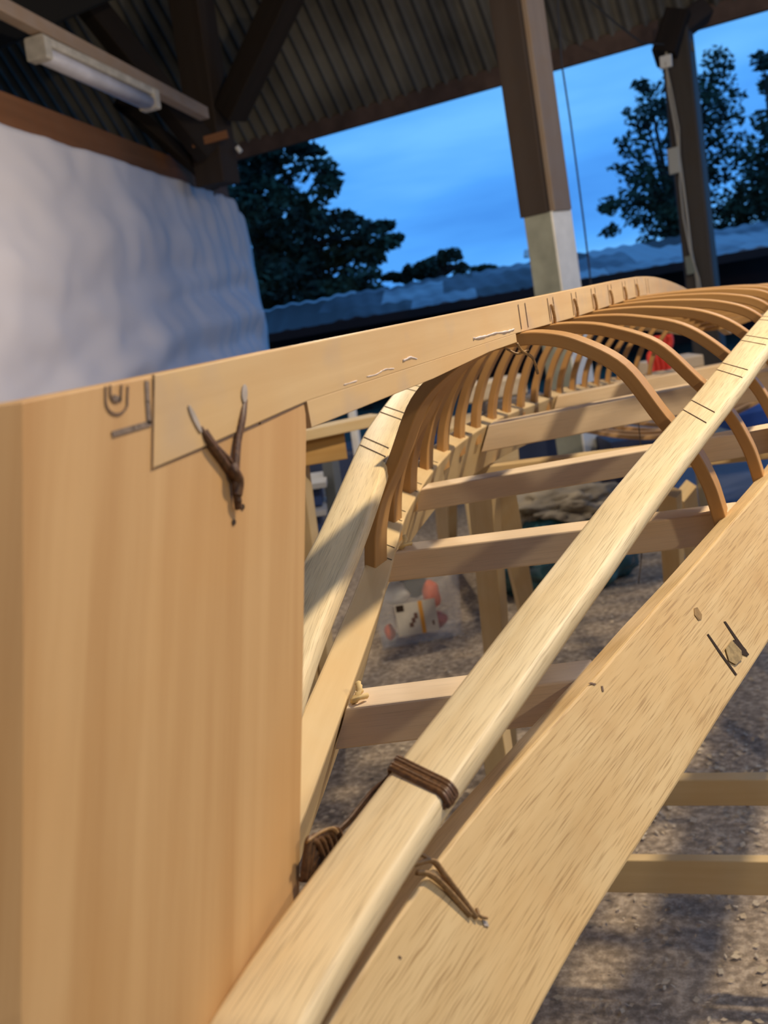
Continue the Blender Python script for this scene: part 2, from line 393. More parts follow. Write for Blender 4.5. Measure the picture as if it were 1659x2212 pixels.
tag(MB().bar(f2(1449, 126)+en*.16, f2(1450.5, 151)+en*.16, .095, .03, up=en, r=.006).build('junction_box', WHITE), 'small white square junction box high on the far post', 'switch box')
tag(MB().bar(f2(1463, 322)+en*.14, f2(1468, 376)+en*.14, .09, .03, up=en, r=.006).build('junction_box', plain('grey_box', (.42, .42, .38), .6)), 'larger grey box halfway up the far post', 'switch box')
tag(MB().bar(f2(1497, 552)+en*.14, f2(1503, 590)+en*.14, .07, .03, up=en, r=.006).build('junction_box', plain('dull_box', (.20, .22, .18), .6)), 'dull small box low on the far post just above the boat', 'switch box')
wr_ = MB(); wr_.tube([atd(1250, -20, 7.6), atd(1330, 50, 8), atd(1385, 92, 8.3), atd(1448, 102, D2)+en*.15], .008, 5)
tag(wr_.build('slack_wire', plain('dark_wire', (.05, .045, .04), .7)), 'slack thin wire running under the roof to the far post', 'cable')

# ---- shed across the yard
DS = 15.0
sa = atd(380, 742, DS); sb = atd(1900, 505, DS)
ZS = (sa.z+sb.z)/2; sa.z = sb.z = ZS
sdir = (sb-sa).normalized(); sn = Vector((-sdir.y, sdir.x, 0))
if sn.y < 0: sn = -sn
m, nt, b = newmat('patched_tin_roof'); uvn = nn(nt, 'ShaderNodeTexCoord')
br = nn(nt, 'ShaderNodeTexBrick'); setin(br, Scale=1.0); br.offset = .5; br.inputs['Mortar Size'].default_value = .004; br.inputs['Brick Width'].default_value = .95; br.inputs['Row Height'].default_value = 1.3
br.inputs['Color1'].default_value = (0, 0, 0, 1); br.inputs['Color2'].default_value = (1, 1, 1, 1); br.inputs['Mortar'].default_value = (.3, .3, .3, 1)
mpn = nn(nt, 'ShaderNodeMapping'); mpn.inputs['Rotation'].default_value = (0, 0, .10); nt.links.new(uvn.outputs['UV'], mpn.inputs[0])
nz = nn(nt, 'ShaderNodeTexNoise'); setin(nz, Scale=1.2, Detail=3.0); nt.links.new(uvn.outputs['UV'], nz.inputs['Vector'])
nt.links.new(mpn.outputs[0], br.inputs['Vector'])
f_ = mix(nt, .35, br.outputs['Color'], nz.outputs['Fac'])
nt.links.new(ramp(nt, f_, [(.30, (.04, .028, .03)), (.46, (.11, .11, .13)), (.62, (.34, .34, .36))]), b.inputs['Base Color']); setin(b, Roughness=.75, Metallic=.0)
TIN = m
shd = thing('yard_shed', (sa+sb)/2*1.0-Vector((0, 0, ZS)), 'long low dark shed with a patched blue-lit tin roof across the yard', 'shed')
up_ = sn*2.6+Vector((0, 0, .42))
nseg = 40; mb = MB()
Ls = (sb-sa).length
rr = []
top = []; bot = []
for i in range(nseg*6+1):
    t = i/(nseg*6); q = sa.lerp(sb, t)+Vector((0, 0, .015*math.sin(i*1.0472)+.05*noise.noise(Vector((t*14, 0, 0))))); bot.append(q); top.append(q+up_)
vb_ = [mb.bm.verts.new(q) for q in bot]; vt_ = [mb.bm.verts.new(q) for q in top]
for i in range(len(bot)-1):
    u0 = Ls*i/(nseg*6); u1 = Ls*(i+1)/(nseg*6); mb.face([vb_[i], vb_[i+1], vt_[i+1], vt_[i]], [(u0, 0), (u1, 0), (u1, 2.67), (u0, 2.67)])
ro = mb.build('tin_roof', TIN, shd); so = ro.modifiers.new('thickness', 'SOLIDIFY'); so.thickness = .03; so.offset = 1
MB().prism([sa+sn*.25+Vector((0, 0, .0)), sb+sn*.25, sb+sn*2.6+Vector((0, 0, .34)), sb+sn*2.6-Vector((0, 0, 3)), sa+sn*2.6-Vector((0, 0, 3)), sa+sn*2.6+Vector((0, 0, .34))][2:], sn, .1).build('back_wall', plain('shed_dark', (.045, .022, .020), .95, .4, 1), shd)
mb = MB()
for i in range(9):
    q = sa.lerp(sb, i/8)+sn*.2; mb = MB(); mb.bar((q.x, q.y, -.4), (q.x, q.y, ZS+.02), .15, .15, up=sn).build('shed_post', WDARK, shd)
bo = MB(); bo.bar(sa-Vector((0, 0, .06)), sb-Vector((0, 0, .06)), .05, .12).build('shed_fascia', plain('shed_fascia_dark', (.03, .016, .014), .95), shd)
# small white vent caps on the far roof ridge
tag(MB().tube([atd(1137, 556, 17.8), atd(1137, 540, 17.8)], [.05, .035], 10).build('roof_vent', WHITE), 'tiny white cap on the shed ridge left of the thick post', 'vent')

# ---- trees beyond the shed
m, nt, b = newmat('dusk_leaves'); oi = nn(nt, 'ShaderNodeTexNoise'); setin(oi, Scale=1.5); tcn = nn(nt, 'ShaderNodeTexCoord'); nt.links.new(tcn.outputs['Object'], oi.inputs['Vector'])
nt.links.new(ramp(nt, oi.outputs['Fac'], [(.35, (.010, .018, .010)), (.65, (.034, .058, .024))]), b.inputs['Base Color']); setin(b, Roughness=.8)
LEAF = m; BARK = plain('dark_bark', (.03, .022, .016), .95, .4, 8)
def tree(name, label, blobs, trunk, D, leaf=.11, dens=900, group='trees beyond the shed'):
    base = atd(trunk[0][0], trunk[0][1], D); t = thing(name, (base.x, base.y, -.05), label, 'tree', group)
    mb = MB(); rnd = random.Random(len(blobs)*17+int(D*3))
    for (x, y, rx, ry, *k) in blobs:
        c = atd(x, y, D+rnd.uniform(-.6, .6)); sx = rx/F*D; sy = ry/F*D
        n = int(dens*1.9*(k[0] if k else 1)*max(.15, sx*sy))
        for _ in range(n):
            while True:
                a, b_, c2 = rnd.uniform(-1, 1), rnd.uniform(-1, 1), rnd.uniform(-1, 1)
                if a*a+b_*b_+c2*c2 <= 1: break
            a *= 1.2; b_ *= 1.2; c2 *= 1.1
            q = c+CR*a*sx+CU*b_*sy+FW*c2*sx*.8
            if noise.noise(q*1.3) < -.42 or a*a+b_*b_+c2*c2 > (1.0+.75*noise.noise(q*2.6))**2: continue
            s_ = leaf*rnd.uniform(.6, 1.3); d1 = Vector((rnd.gauss(0, 1), rnd.gauss(0, 1), rnd.gauss(0, .6))).normalized(); d2 = d1.orthogonal().normalized()
            d2 = (Matrix.Rotation(rnd.uniform(0, 6.28), 3, d1) @ d2)
            vs = [mb.bm.verts.new(q+d1*s_), mb.bm.verts.new(q+d2*s_*.45), mb.bm.verts.new(q-d1*s_*.9), mb.bm.verts.new(q-d2*s_*.45)]
            mb.bm.faces.new(vs)
    mb.build('foliage', LEAF, t)
    tb = MB(); pts = [Vector((base.x, base.y, -.05))]+[atd(x, y, D) for x, y in trunk]
    tb.tube(pts, [.22-.16*i/len(pts) for i in range(len(pts))], 8)
    for (x, y, rx, ry, *k) in blobs[:14]:
        q = atd(x, y, D); p0 = pts[min(len(pts)-1, 2)]; tb.tube([p0, p0.lerp(q, .5)+Vector((0, 0, .15)), q], [.07, .045, .015], 6)
    tb.build('trunk', BARK, t)
    return t
tree('leafy_tree', 'wide dark tree with drooping boughs beside the white sheet', [
    (560, 420, 75, 95, 1.4), (600, 520, 110, 90, 1.5), (590, 620, 110, 75, 1.6), (700, 560, 105, 60, 1.1), (760, 610, 80, 35, 1.2), (700, 640, 120, 35, 1.6),
    (520, 380, 60, 60, 1.5), (640, 345, 70, 28, .7), (700, 370, 38, 22, .8), (705, 405, 28, 24, .8), (640, 440, 70, 25), (690, 480, 80, 25, .9), (760, 500, 80, 18, .9),
    (820, 490, 34, 11, .9), (850, 515, 30, 9, .9), (800, 530, 60, 14), (770, 555, 70, 15), (560, 335, 50, 22), (620, 420, 50, 40, .8), (740, 475, 50, 12), (660, 320, 40, 10), (570, 680, 90, 30, 2), (680, 680, 90, 20, 2)],
    [(560, 700), (565, 600), (560, 520), (555, 420)], 19, .10, 1300)
tree('leafy_tree', 'tall rounded tree seen past the right side of the far post', [
    (1545, 140, 35, 35, .8), (1540, 200, 60, 45), (1520, 270, 75, 50), (1560, 330, 60, 50, 1), (1500, 400, 70, 60, 1.3), (1540, 470, 70, 50, 1.4), (1475, 330, 60, 50), (1440, 220, 60, 45, .8),
    (1400, 190, 34, 18, .8), (1395, 260, 48, 40, .9), (1375, 320, 48, 38, .9), (1360, 380, 50, 40, .8), (1400, 400, 60, 50, 1.2), (1345, 440, 48, 24, .9), (1400, 470, 60, 40, 1.4), (1440, 490, 70, 40, 1.5), (1310, 450, 24, 12, .7), (1330, 500, 30, 14, .8), (1455, 150, 40, 30, .5), (1570, 240, 35, 40, .7)],
    [(1450, 560), (1455, 480), (1460, 380), (1470, 280)], 22, .085, 1150)
tree('leafy_tree', 'tree cut by the right edge of the picture above the shed roof', [
    (1640, 340, 50, 50, 1.2), (1660, 420, 80, 60, 1.5), (1620, 440, 60, 45, 1.3), (1655, 260, 28, 30, .7), (1650, 130, 22, 22, .6), (1665, 190, 25, 30, .6), (1700, 340, 70, 90, 1.3), (1590, 470, 50, 28, 1.4)],
    [(1680, 560), (1680, 460), (1680, 360)], 21, .09, 1200)
tree('leafy_bush', 'small bush top showing over the middle of the shed roof', [
    (945, 572, 45, 24, 2.2), (965, 555, 28, 20, 2), (920, 585, 30, 18, 2), (985, 580, 24, 18, 1.5), (1040, 582, 30, 8, 1.5), (880, 592, 8, 22, 1.2), (860, 600, 30, 10, 1.5)], [(945, 640), (945, 600)], 20, .06, 2200)

# ================================================================== KAYAK FRAME
A = .30                                           # centreline lies at x = -A
TGY = [.30, .38, .45, .5, .6, .7, .8, .9, 1.0, 1.1, 1.2, 1.3, 1.5, 1.7, 1.9, 2.1, 2.3, 2.5, 2.8, 3.1, 3.5, 4.2]
TGB = [.012, .018, .027, .035, .052, .076, .099, .122, .146, .171, .198, .222, .255, .28, .30, .31, .32, .325, .325, .315, .29, .15]
TGZ = [-.362, -.349, -.339, -.332, -.324, -.316, -.309, -.300, -.293, -.282, -.270, -.260, -.246, -.239, -.241, -.246, -.256, -.268, -.282, -.305, -.336, -.40]
TCY = [.30, .36, .4, .45, .5, .55, .6, .65, .7, .8, .9, 1.0, 1.1, 1.2, 1.3, 1.4, 1.5, 1.7, 2.0, 2.4, 3.0, 3.6, 4.2]
TCB = [.006, .010, .013, .021, .030, .040, .051, .0625, .0735, .093, .111, .132, .154, .176, .192, .207, .221, .242, .262, .268, .25, .20, .10]
TCZ = [-.318, -.305, -.298, -.288, -.278, -.267, -.256, -.244, -.232, -.213, -.194, -.1745, -.1555, -.1372, -.1225, -.109, -.098, -.083, -.072, -.076, -.105, -.165, -.25]
TKY = [.3, 2.0, 2.25, 2.5, 2.75, 3.0, 3.5, 4.2]
TKZ = [-.009, -.010, -.018, -.036, -.058, -.085, -.145, -.26]
gB = lambda Y: sm(TGY, TGB, Y, .04); gZ = lambda Y: sm(TGY, TGZ, Y, .04)+H
cB = lambda Y: sm(TCY, TCB, Y, .04); cZ = lambda Y: sm(TCY, TCZ, Y, .04)+H
kZ = lambda Y: sm(TKY, TKZ, Y, .1)+H
boat = thing('kayak_frame', (-A, 2.2, H-.42), 'upside-down bare kayak frame of bent ribs and pale stringers, filling the foreground', 'kayak frame')
def ys(a, b, n): return [a+(b-a)*i/n for i in range(n+1)]
FL = math.radians(25); GT = .032; GH = .108
def gun_sec(Y, sgn):
    b = gB(Y); z = gZ(Y)
    i = Vector((-A+sgn*b, Y, z)); nrm = Vector((sgn*math.cos(FL), 0, math.sin(FL))); dn = Vector((sgn*math.sin(FL), 0, -math.cos(FL)))
    gh = GH if Y > .5 else GH*(.8+.2*(Y-.3)/.2)
    return [i, i+nrm*GT, i+nrm*GT+dn*gh, i+dn*gh]
guns = {}
for sgn, nm in ((-1, 'far'), (1, 'near')):
    rings = [rquad(gun_sec(Y, sgn), .0025) for Y in ys(.30, 4.2, 130)]
    guns[sgn] = MB().loft(rings).build('gunwale', WOAK if sgn > 0 else WHORSE, boat)
guns[1]['label'] = 'broad coarse-grained near gunwale board'
guns[-1]['label'] = 'paler smooth far gunwale with rib mortises'
# chines
CT = .021
chs = {}
for sgn in (-1, 1):
    rings = []
    for Y in ys(.34, 4.2, 130):
        b = cB(Y); z = cZ(Y); wd = .047 if Y > .5 else .047+.004*(.5-Y)/.16
        ct = CT if sgn < 0 else .015
        P = [Vector((-A+sgn*b, Y, z)), Vector((-A+sgn*(b+wd), Y, z+.001)), Vector((-A+sgn*(b+wd), Y, z-ct)), Vector((-A+sgn*b, Y, z-ct))]
        rings.append(rquad(P, .005))
    chs[sgn] = MB().loft(rings).build('chine', WCHN, boat, smooth=True)
# keel
rings = []
def kh(Y): return interp([.3, .42, .58, 1.1, 1.4, 4.3], [.042, .042, .034, .033, .036, .032], Y)
for Y in ys(.412, 4.2, 110):
    z = kZ(Y); h = kh(Y); e = .017 if Y < .42 else 0
    P = [Vector((-A-.013, Y+e, z)), Vector((-A+.0132, Y+e, z)), Vector((-A+.0132, Y, z-h)), Vector((-A-.013, Y, z-h))]
    rings.append(rquad(P, .0007))
keel = MB().loft(rings).build('keel', WKEEL, boat)
# filler piece scarfed under the keel, from stem to first rib
rings = []
for Y in ys(.583, 1.096, 24):
    zt = kZ(Y)-kh(Y)+.0004; zb = interp([.58, .72, .82, .99, 1.1], [-.0595, -.0580, -.0570, -.0515, -.0515], Y)+H
    P = [Vector((-A-.012, Y, zt)), Vector((-A+.0131, Y, zt)), Vector((-A+.0131, Y, zb)), Vector((-A-.012, Y, zb))]
    rings.append(rquad(P, .0006))
MB().loft(rings).build('keel_filler', WKEEL, boat)
# stem board with chamfered bow edge
X0, X1 = -A-.012, -A+.012
out = [(.337, -.0085), (.420, -.0090), (.582, -.0088), (.5815, -.050), (.579, -.058), (.523, -.179), (.479, -.272), (.455, -.325), (.35, -.36), (.225, -.36), (.262, -.224), (.300, -.118)]
mb = MB(); f_in = []; 
fr = [mb.bm.verts.new((X1, y, z+H)) for y, z in out]; bk = [mb.bm.verts.new((X0, y, z+H)) for y, z in out]
uvs = [(z*1.0, y-.45*z) for y, z in out]
mb.face(fr, uvs); mb.face(list(reversed(bk)), list(reversed(uvs)))
cf = [(y-.026, z+.002+H) for y, z in (out[0], out[11], out[10], out[9])]
nose = [mb.bm.verts.new((-A+.001, y, z)) for y, z in cf]
n = len(out)
for i in range(8):
    k = i+1; mb.face([fr[i], fr[k], bk[k], bk[i]], [uvs[i], uvs[k], (uvs[k][0], uvs[k][1]+.02), (uvs[i][0], uvs[i][1]+.02)])
mb.face([fr[8], fr[9], nose[3], bk[9], bk[8]])
order = [0, 11, 10, 9]
for a_, b_ in ((0, 1), (1, 2), (2, 3)):
    i, k = order[a_], order[b_]
    mb.face([fr[i], fr[k], nose[b_], nose[a_]], [uvs[i], uvs[k], (uvs[k][0], uvs[k][1]-.04), (uvs[i][0], uvs[i][1]-.04)])
    mb.face([bk[k], bk[i], nose[a_], nose[b_]], [uvs[k], uvs[i], (uvs[i][0], .3), (uvs[k][0], .3)])
mb.face([fr[0], nose[0], bk[0]])
stem = mb.build('stem_board', WSTM, boat, bevel=.0012)
# pencil marks and lashing on the stem board
PX = X1+.0003
def stroke(pts, wpx, name, mat, parent, X=PX, t=.0003):
    mb = MB(); P = [Vector(p) for p in pts]
    for i in range(len(P)-1):
        a, b_ = P[i], P[i+1]; d = (b_-a); nx = Vector((0, 0, 0)); nrm = Vector((1, 0, 0)); s_ = d.cross(nrm).normalized()*wpx/2; a = a-d*.02; b_ = b_+d*.02
        mb.prism([a-s_, b_-s_, b_+s_, a+s_], nrm, t)
    return mb.build(name, mat, parent)
S_ = lambda x, y: atx(x, y, PX)
PEN2 = plain('broad_pencil', (.20, .15, .115), .8, .3, 300)
stroke([S_(317, 824), S_(319, 868), S_(322, 915)], .0032, 'pencil_mark', PEN2, stem)
stroke([S_(325, 914), S_(288, 925), S_(243, 938)], .0026, 'pencil_mark', PEN2, stem)
stroke([S_(331, 822), S_(332, 900), S_(331, 1005)], .0008, 'pencil_mark', PENCIL, stem)
for amp, cx, cy, hh in ((24, 252, 895, 60), (12, 250, 868, 36)):
    stroke([S_(cx+amp*math.cos(a_*math.pi/180)*(1 if True else 0), cy-hh*.5+hh*.5*math.sin(a_*math.pi/180)*1.0) if a_ > 0 else S_(cx+amp, cy-hh) for a_ in range(0, 181, 20)]+[S_(cx-amp, cy-hh)], .0011, 'pencil_mark', PENCIL, stem)
stroke([S_(244, 858), S_(262, 862)], .0022, 'pencil_mark', PEN2, stem)
stroke([S_(338, 1008), S_(440, 967), S_(560, 915), S_(658, 869)], .0009, 'joint_line', PENCIL, stem, X1+.0004)
def bez(P, n=14):
    P = [Vector(p) for p in P]; out = []
    Q = [P[0]]+P+[P[-1]]
    for i in range(1, len(Q)-2):
        for k in range(n):
            t = k/n; a, b_, c, d = Q[i-1], Q[i], Q[i+1], Q[i+2]
            out.append(.5*((2*b_)+(-a+c)*t+(2*a-5*b_+4*c-d)*t*t+(-a+3*b_-3*c+d)*t**3))
    out.append(P[-1]); return out
LX = X1+.0022
L_ = lambda x, y, e=0: atx(x, y, LX+e)
HOLEM = plain('glue_in_hole', (.42, .36, .30), .5, .2, 100)
mb = MB(); mb.tube(bez([L_(430, 925, -.002), L_(452, 955), L_(485, 1000), L_(505, 1035), L_(515, 1085, .001)]), .0021, 8, .6)
mb.tube(bez([L_(442, 930, -.002), L_(466, 965), L_(498, 1000), L_(512, 1040)]), .0018, 8, .6)
mb.tube(bez([L_(527, 862, -.002), L_(523, 905), L_(514, 950), L_(510, 1000, .001), L_(509, 1050, .001), L_(516, 1100)]), .0022, 8, .6)
mb.tube(bez([L_(500, 1005, .001), L_(508, 1022, .0025), L_(516, 1040, .002), L_(512, 1070, .001)]), .0030, 8, .7)
mb.build('sinew_lashing', SINEW, boat, smooth=True)
for (x, y, rx, ry, sl) in ((420, 905, 5, 30, .45), (527, 850, 6, 20, 0)):
    P = []
    for k in range(16):
        a_ = k*math.pi/8; px = x+rx*math.cos(a_)+sl*ry*math.sin(a_); py = y+ry*math.sin(a_); P.append(atx(px, py, X1+.0014))
    MB().prism(P, (1, 0, 0), .0006).build('lashing_hole', HOLEM, keel)
for (x, y, r_) in ((505, 1128, 4), (524, 1095, 4)):
    MB().prism([atx(x+r_*math.cos(k*math.pi/6), y+1.6*r_*math.sin(k*math.pi/6), PX) for k in range(12)], (1, 0, 0), .0003).build('peg_hole', DARKP, stem)
# old glue runs on the keel side
mb = MB(); rg = random.Random(5)
GX = -A+.0138
for segp, r_ in (([(1022, 732), (1045, 727), (1070, 719), (1092, 716), (1110, 711)], .0021), ([(870, 782), (876, 776), (886, 774), (900, 777)], .0015), ([(792, 815), (812, 809), (830, 801), (850, 796)], .0009), ([(742, 834), (770, 825)], .0007)):
    mb = MB(); mb.tube(bez([atx(x, y+rg.uniform(-2, 2), GX-.0006) for x, y in segp], 5), [r_*rg.uniform(.5, 1.2) for _ in range((len(segp)-1)*5+1)], 7, .5)
    mb.build('dried_glue', GLUE, keel, smooth=True)

# ribs
def rib_path(Y):
    b = gB(Y)+.013; zg = gZ(Y)+.004; bc = cB(Y)+.002; zc = cZ(Y)-.001; zk = kZ(Y)-kh(Y)
    half = [(0, zk), (.20*bc, zk+.03*(zc-zk)), (.42*bc, zk+.16*(zc-zk)), (.69*bc, zk+.48*(zc-zk)), (.90*bc, zc-.004),
            (.90*bc+.56*(b-.9*bc), zc+.36*(zg-zc)), (.90*bc+.85*(b-.9*bc), zc+.65*(zg-zc)), (b-.001, zc+.88*(zg-zc)), (b+.006, zg-.03)]
    P = [(-x, z) for x, z in reversed(half[1:])]+half
    return bez([Vector((-A+x, Y, z)) for x, z in P], 6)
def make_rib(Y, lean=0, w=.029, t=.0135, name='rib'):
    P = rib_path(Y); rings = []
    for i, p in enumerate(P):
        d = (P[min(i+1, len(P)-1)]-P[max(i-1, 0)]).normalized(); y = Vector((0, 1, 0)); nrm = y.cross(d).normalized()
        if nrm.z < 0 and abs(nrm.z) > .3: nrm = -nrm
        if (p.x+A)*nrm.x < -1e-5 and abs(nrm.z) <= .3: nrm = -nrm
        sh = Vector((0, lean*(p.x+A), 0))
        c = p-nrm*(t/2)+sh
        rings.append([c+y*a+nrm*b_ for a, b_ in rrect(w, t, .0015)])
    return MB().loft(rings).build(name, WRIB, boat)
RY = [1.135+.14*i for i in range(20)]
for i, Y in enumerate(RY): make_rib(Y, .22 if i == 0 else .1, .038 if i == 0 else .030, .0140 if i == 0 else .0130)
# pencil lines across the chines and keel at each rib
for sgn in (-1, 1):
    mb = MB(); 
    for i, Y in enumerate(RY[:9]):
        for dy in (-.016, .013):
            y = Y+dy+sgn*.02; b = cB(y); z = cZ(y)+.0007
            p = Vector((-A+sgn*(b+.003), y, z)); q = Vector((-A+sgn*(b+.044), y, z+.001))
            q.y += .052 if sgn < 0 else -.055; q.x = -A+sgn*(cB(q.y)+.043); q.z = cZ(q.y)+.0014; p.z = cZ(p.y)+.0005
            mb = MB(); k_ = Vector((0, .0022, 0)); mb.prism([p, q, q+k_, p+k_], (0, 0, 1), .0003)
            mb.build('pencil_line', PENCIL, chs[sgn])
for Y in RY[:8]:
    for dy in (-.015, .015):
        y = Y+dy; mb = MB(); mb.prism([(-A+.0137, y, kZ(y)-.004), (-A+.0137, y+.0018, kZ(y)-.004), (-A+.0137, y+.0018, kZ(y)-kh(y)+.003), (-A+.0137, y, kZ(y)-kh(y)+.003)], (1, 0, 0), .0003)
        mb.build('pencil_line', PENCIL, keel)
# short tan sinew ties between keel and ribs
for Y in RY[1:7]:
    x = -A+.0155
    mb = MB(); mb.tube(bez([(x, Y-.004, kZ(Y)-.012), (x+.001, Y-.002, kZ(Y)-.03), (x-.004, Y+.002, kZ(Y)-.05), (x-.012, Y+.004, kZ(Y)-.055)], 4), .0022, 6)
    mb.build('keel_tie', SINEWL, boat, smooth=True)
mb = MB(); mb.tube(bez([(-A+.012, 1.10, H-.053), (-A+.013, 1.112, H-.062), (-A+.020, 1.125, H-.072), (-A+.022, 1.13, H-.090)], 6), .0016, 6)
mb.tube(bez([(-A-.004, 1.105, H-.055), (-A+.008, 1.11, H-.064), (-A+.018, 1.12, H-.062)], 6), .0014, 6)
mb.build('keel_tie', SINEWL, boat, smooth=True)
# mortise slots on the far gunwale top
for Y in RY[:7]:
    for dy in (-.022, .018):
        b = gB(Y+dy); z = gZ(Y+dy); nrm = Vector((-math.cos(FL), 0, math.sin(FL))); tn = Vector((math.sin(FL), 0, math.cos(FL)))
        p = Vector((-A-b, Y+dy, z))+nrm*.003+tn*.0002; q = Vector((-A-b, Y+dy, z))+nrm*.024+tn*.0002
        mb = MB(); mb.prism([p, q, q+Vector((0, .0020, 0)), p+Vector((0, .0020, 0))], tn, .0003)
        mb.build('saw_cut', DARKP, guns[-1])
# deck beams
def beam(Yl, Yr, dzl, dzr, w=.045, h=.036, name='deck_beam', arch=0):
    a = Vector((-A-gB(Yl)+.002, Yl, gZ(Yl)+dzl-h/2)); b = Vector((-A+gB(Yr)+.004, Yr, gZ(Yr)+dzr-h/2))
    rings = []
    d = (b-a).normalized(); x = Vector((d.y, -d.x, 0)).normalized()
    for i in range(13):
        t = i/12; c = a.lerp(b, t)+Vector((0, 0, arch*4*t*(1-t)))
        # ends follow the flare of the side boards
        ring = []
        for px, pz in rrect(w, h, .002):
            fl = math.tan(FL)*(h/2-pz)
            e = -fl if i == 0 else (fl if i == 12 else 0)
            ring.append(c+x*px+Vector((0, 0, pz))+d*e)
        rings.append(ring)
    return MB().loft(rings).build(name, WBEAM, boat)
beam(.778, .818, -.003, -.001)
beam(1.168, 1.205, -.004, -.001)
beam(1.435, 1.475, -.002, .022, h=.032)
beam(2.02, 2.09, .000, .035, w=.06, h=.05)
beam(2.72, 2.78, .000, .035)
beam(3.4, 3.4, .0, .02)
# shavings left where beams meet the far gunwale
for Y in (.775, 1.165):
    mb = MB(); rg = random.Random(int(Y*100)); p = Vector((-A-gB(Y)+.006, Y, gZ(Y)+.001))
    mb.tube(bez([p+Vector((.000, .012, -.002)), p+Vector((.003, .004, .009)), p+Vector((.006, -.003, .004)), p+Vector((.002, -.010, -.002)), p+Vector((.009, -.012, .002)), p+Vector((.014, -.004, .001))], 6), [.0022+.0014*rg.random() for _ in range(31)], 7, .7)
    mb.build('wood_curl', wood('fresh_shaving', (.72, .55, .26), (.55, .38, .15), .4, 2), boat, smooth=True)

# lashing round the near chine
def csurf(Y, s, dz=.0012):                 # s 0 inner edge..1 outer edge, top face
    return Vector((-A+cB(Y)+.047*s, Y, cZ(Y)+dz))
mb = MB()
for k, off in enumerate((-.0045, -.0022, 0, .0022, .0045)):
    def cb(sx, dz=.0017): y = .553-.024*sx+off; return csurf(y, sx, dz+.0004*math.sin(k*2.3))
    lw = atx(800+k*3, 1712+k*3, -.272); lw2 = atx(752+k*2, 1772, -.278); lw3 = atx(715, 1806+k*3, -.281)
    rw = atx(957-k, 1745, -A+cB(.53)+.044); rw2 = atx(932, 1795, -A+cB(.5)+.036); rw3 = atx(898+k, 1842, -A+cB(.5)+.03)
    P = [lw3, lw2, lw, cb(-.06, -.006), cb(.0, .0008), cb(.10), cb(.35), cb(.65), cb(.90), cb(1.0, .0004), cb(1.05, -.005), rw, rw2, rw3]
    mb.tube(bez(P, 5), .0019, 7, .6)
mb.build('sinew_lashing', SINEW, boat, smooth=True)
mb = MB()                                    # knotted windings low between stem and chine
for k in range(5):
    P = [atx(655+6*k, 1905, -.284), atx(662+9*k, 1850, -.2815), atx(668+12*k, 1815-5*k, -.280), atx(684+12*k, 1818-4*k, -.279), atx(698+10*k, 1850, -.280)]
    mb.tube(bez(P, 6), .0024, 8, .7)
mb.build('sinew_lashing', SINEW, boat, smooth=True)
mb = MB(); mb.tube(bez([atx(664, 1818, -.279), atx(690, 1800, -.278), atx(716, 1790, -.277), atx(728, 1800, -.277)], 6), .0016, 7, .5)
mb.build('sinew_lashing', SINEWL, boat, smooth=True)
# strand on the near gunwale face
nrmG = Vector((math.cos(FL), 0, math.sin(FL)))
def gface(x, y, lift=0, Yg=.55):
    # point seen at (x,y) on the outer face of the near gunwale
    for _ in range(6):
        b = gB(Yg); p = Vector((-A+b, Yg, gZ(Yg)))+nrmG*(GT+lift)
        db = (gB(Yg+.02)-gB(Yg-.02))/.04; dz = (gZ(Yg+.02)-gZ(Yg-.02))/.04
        tng = Vector((db, 1, dz)).normalized(); dn = Vector((math.sin(FL), 0, -math.cos(FL))); nr = tng.cross(dn).normalized()
        q = onpl(x, y, p, nr); Yg = q.y
    return q
mb = MB()
mb.tube(bez([gface(868, 1872, .002), gface(900, 1866, .003), gface(935, 1860, .003), gface(960, 1890, .0025), gface(990, 1930, .002), gface(1028, 1982, .001)], 6), .0022, 8, .6)
mb.tube(bez([gface(900, 1885, .0015), gface(930, 1890, .003), gface(965, 1920, .0025), gface(1015, 1978, .001)], 6), .0022, 8, .6)
mb.tube(bez([gface(1030, 1962, .001), gface(1036, 1978, .002), gface(1052, 1983, .002)], 6), .0010, 6)
mb.tube(bez([gface(872, 1862, .001), gface(905, 1845, .001), gface(930, 1858, .003)], 6), .0012, 6)
mb.build('sinew_lashing', SINEWL, boat, smooth=True)
def gprism(P, name, mat, lift=.0003, t=.0003):
    pts = [gface(x, y, lift) for x, y in P]; n_ = (pts[1]-pts[0]).cross(pts[2]-pts[0]).normalized()
    if n_.x < 0: n_ = -n_
    return MB().prism(pts, n_, t).build(name, mat, guns[1])
gprism([(1563, 1343), (1567, 1342), (1592, 1378), (1618, 1414), (1612, 1418), (1588, 1382)], 'saw_cut', DARKP)
gprism([(1527, 1371), (1530, 1369), (1560, 1412), (1592, 1457), (1588, 1459), (1556, 1415)], 'saw_cut', DARKP)
gprism([(1580, 1388), (1584, 1382), (1596, 1386), (1612, 1404), (1615, 1418), (1598, 1412)], 'mortise_gap', DARKP, .0006)
gprism([(1566, 1402), (1580, 1384), (1600, 1406), (1602, 1424), (1588, 1436), (1574, 1428)], 'peg_end', plain('peg_endgrain', (.36, .26, .12), .7, .3, 200), .0009, .0008)
gprism([(1499, 1314), (1506, 1312), (1516, 1328), (1515, 1338), (1508, 1340), (1500, 1328)], 'peg_end', plain('peg_dark', (.30, .19, .075), .7, .3, 200), .0004)
gprism([(1270, 1476), (1276, 1474), (1288, 1477), (1284, 1480)], 'peg_hole', PENCIL)
gprism([(1298, 1482), (1302, 1482), (1304, 1494), (1300, 1493)], 'peg_hole', PENCIL)
gprism([(860, 2066+0), (862, 2064), (868, 2069), (866, 2071)], 'peg_hole', PENCIL)
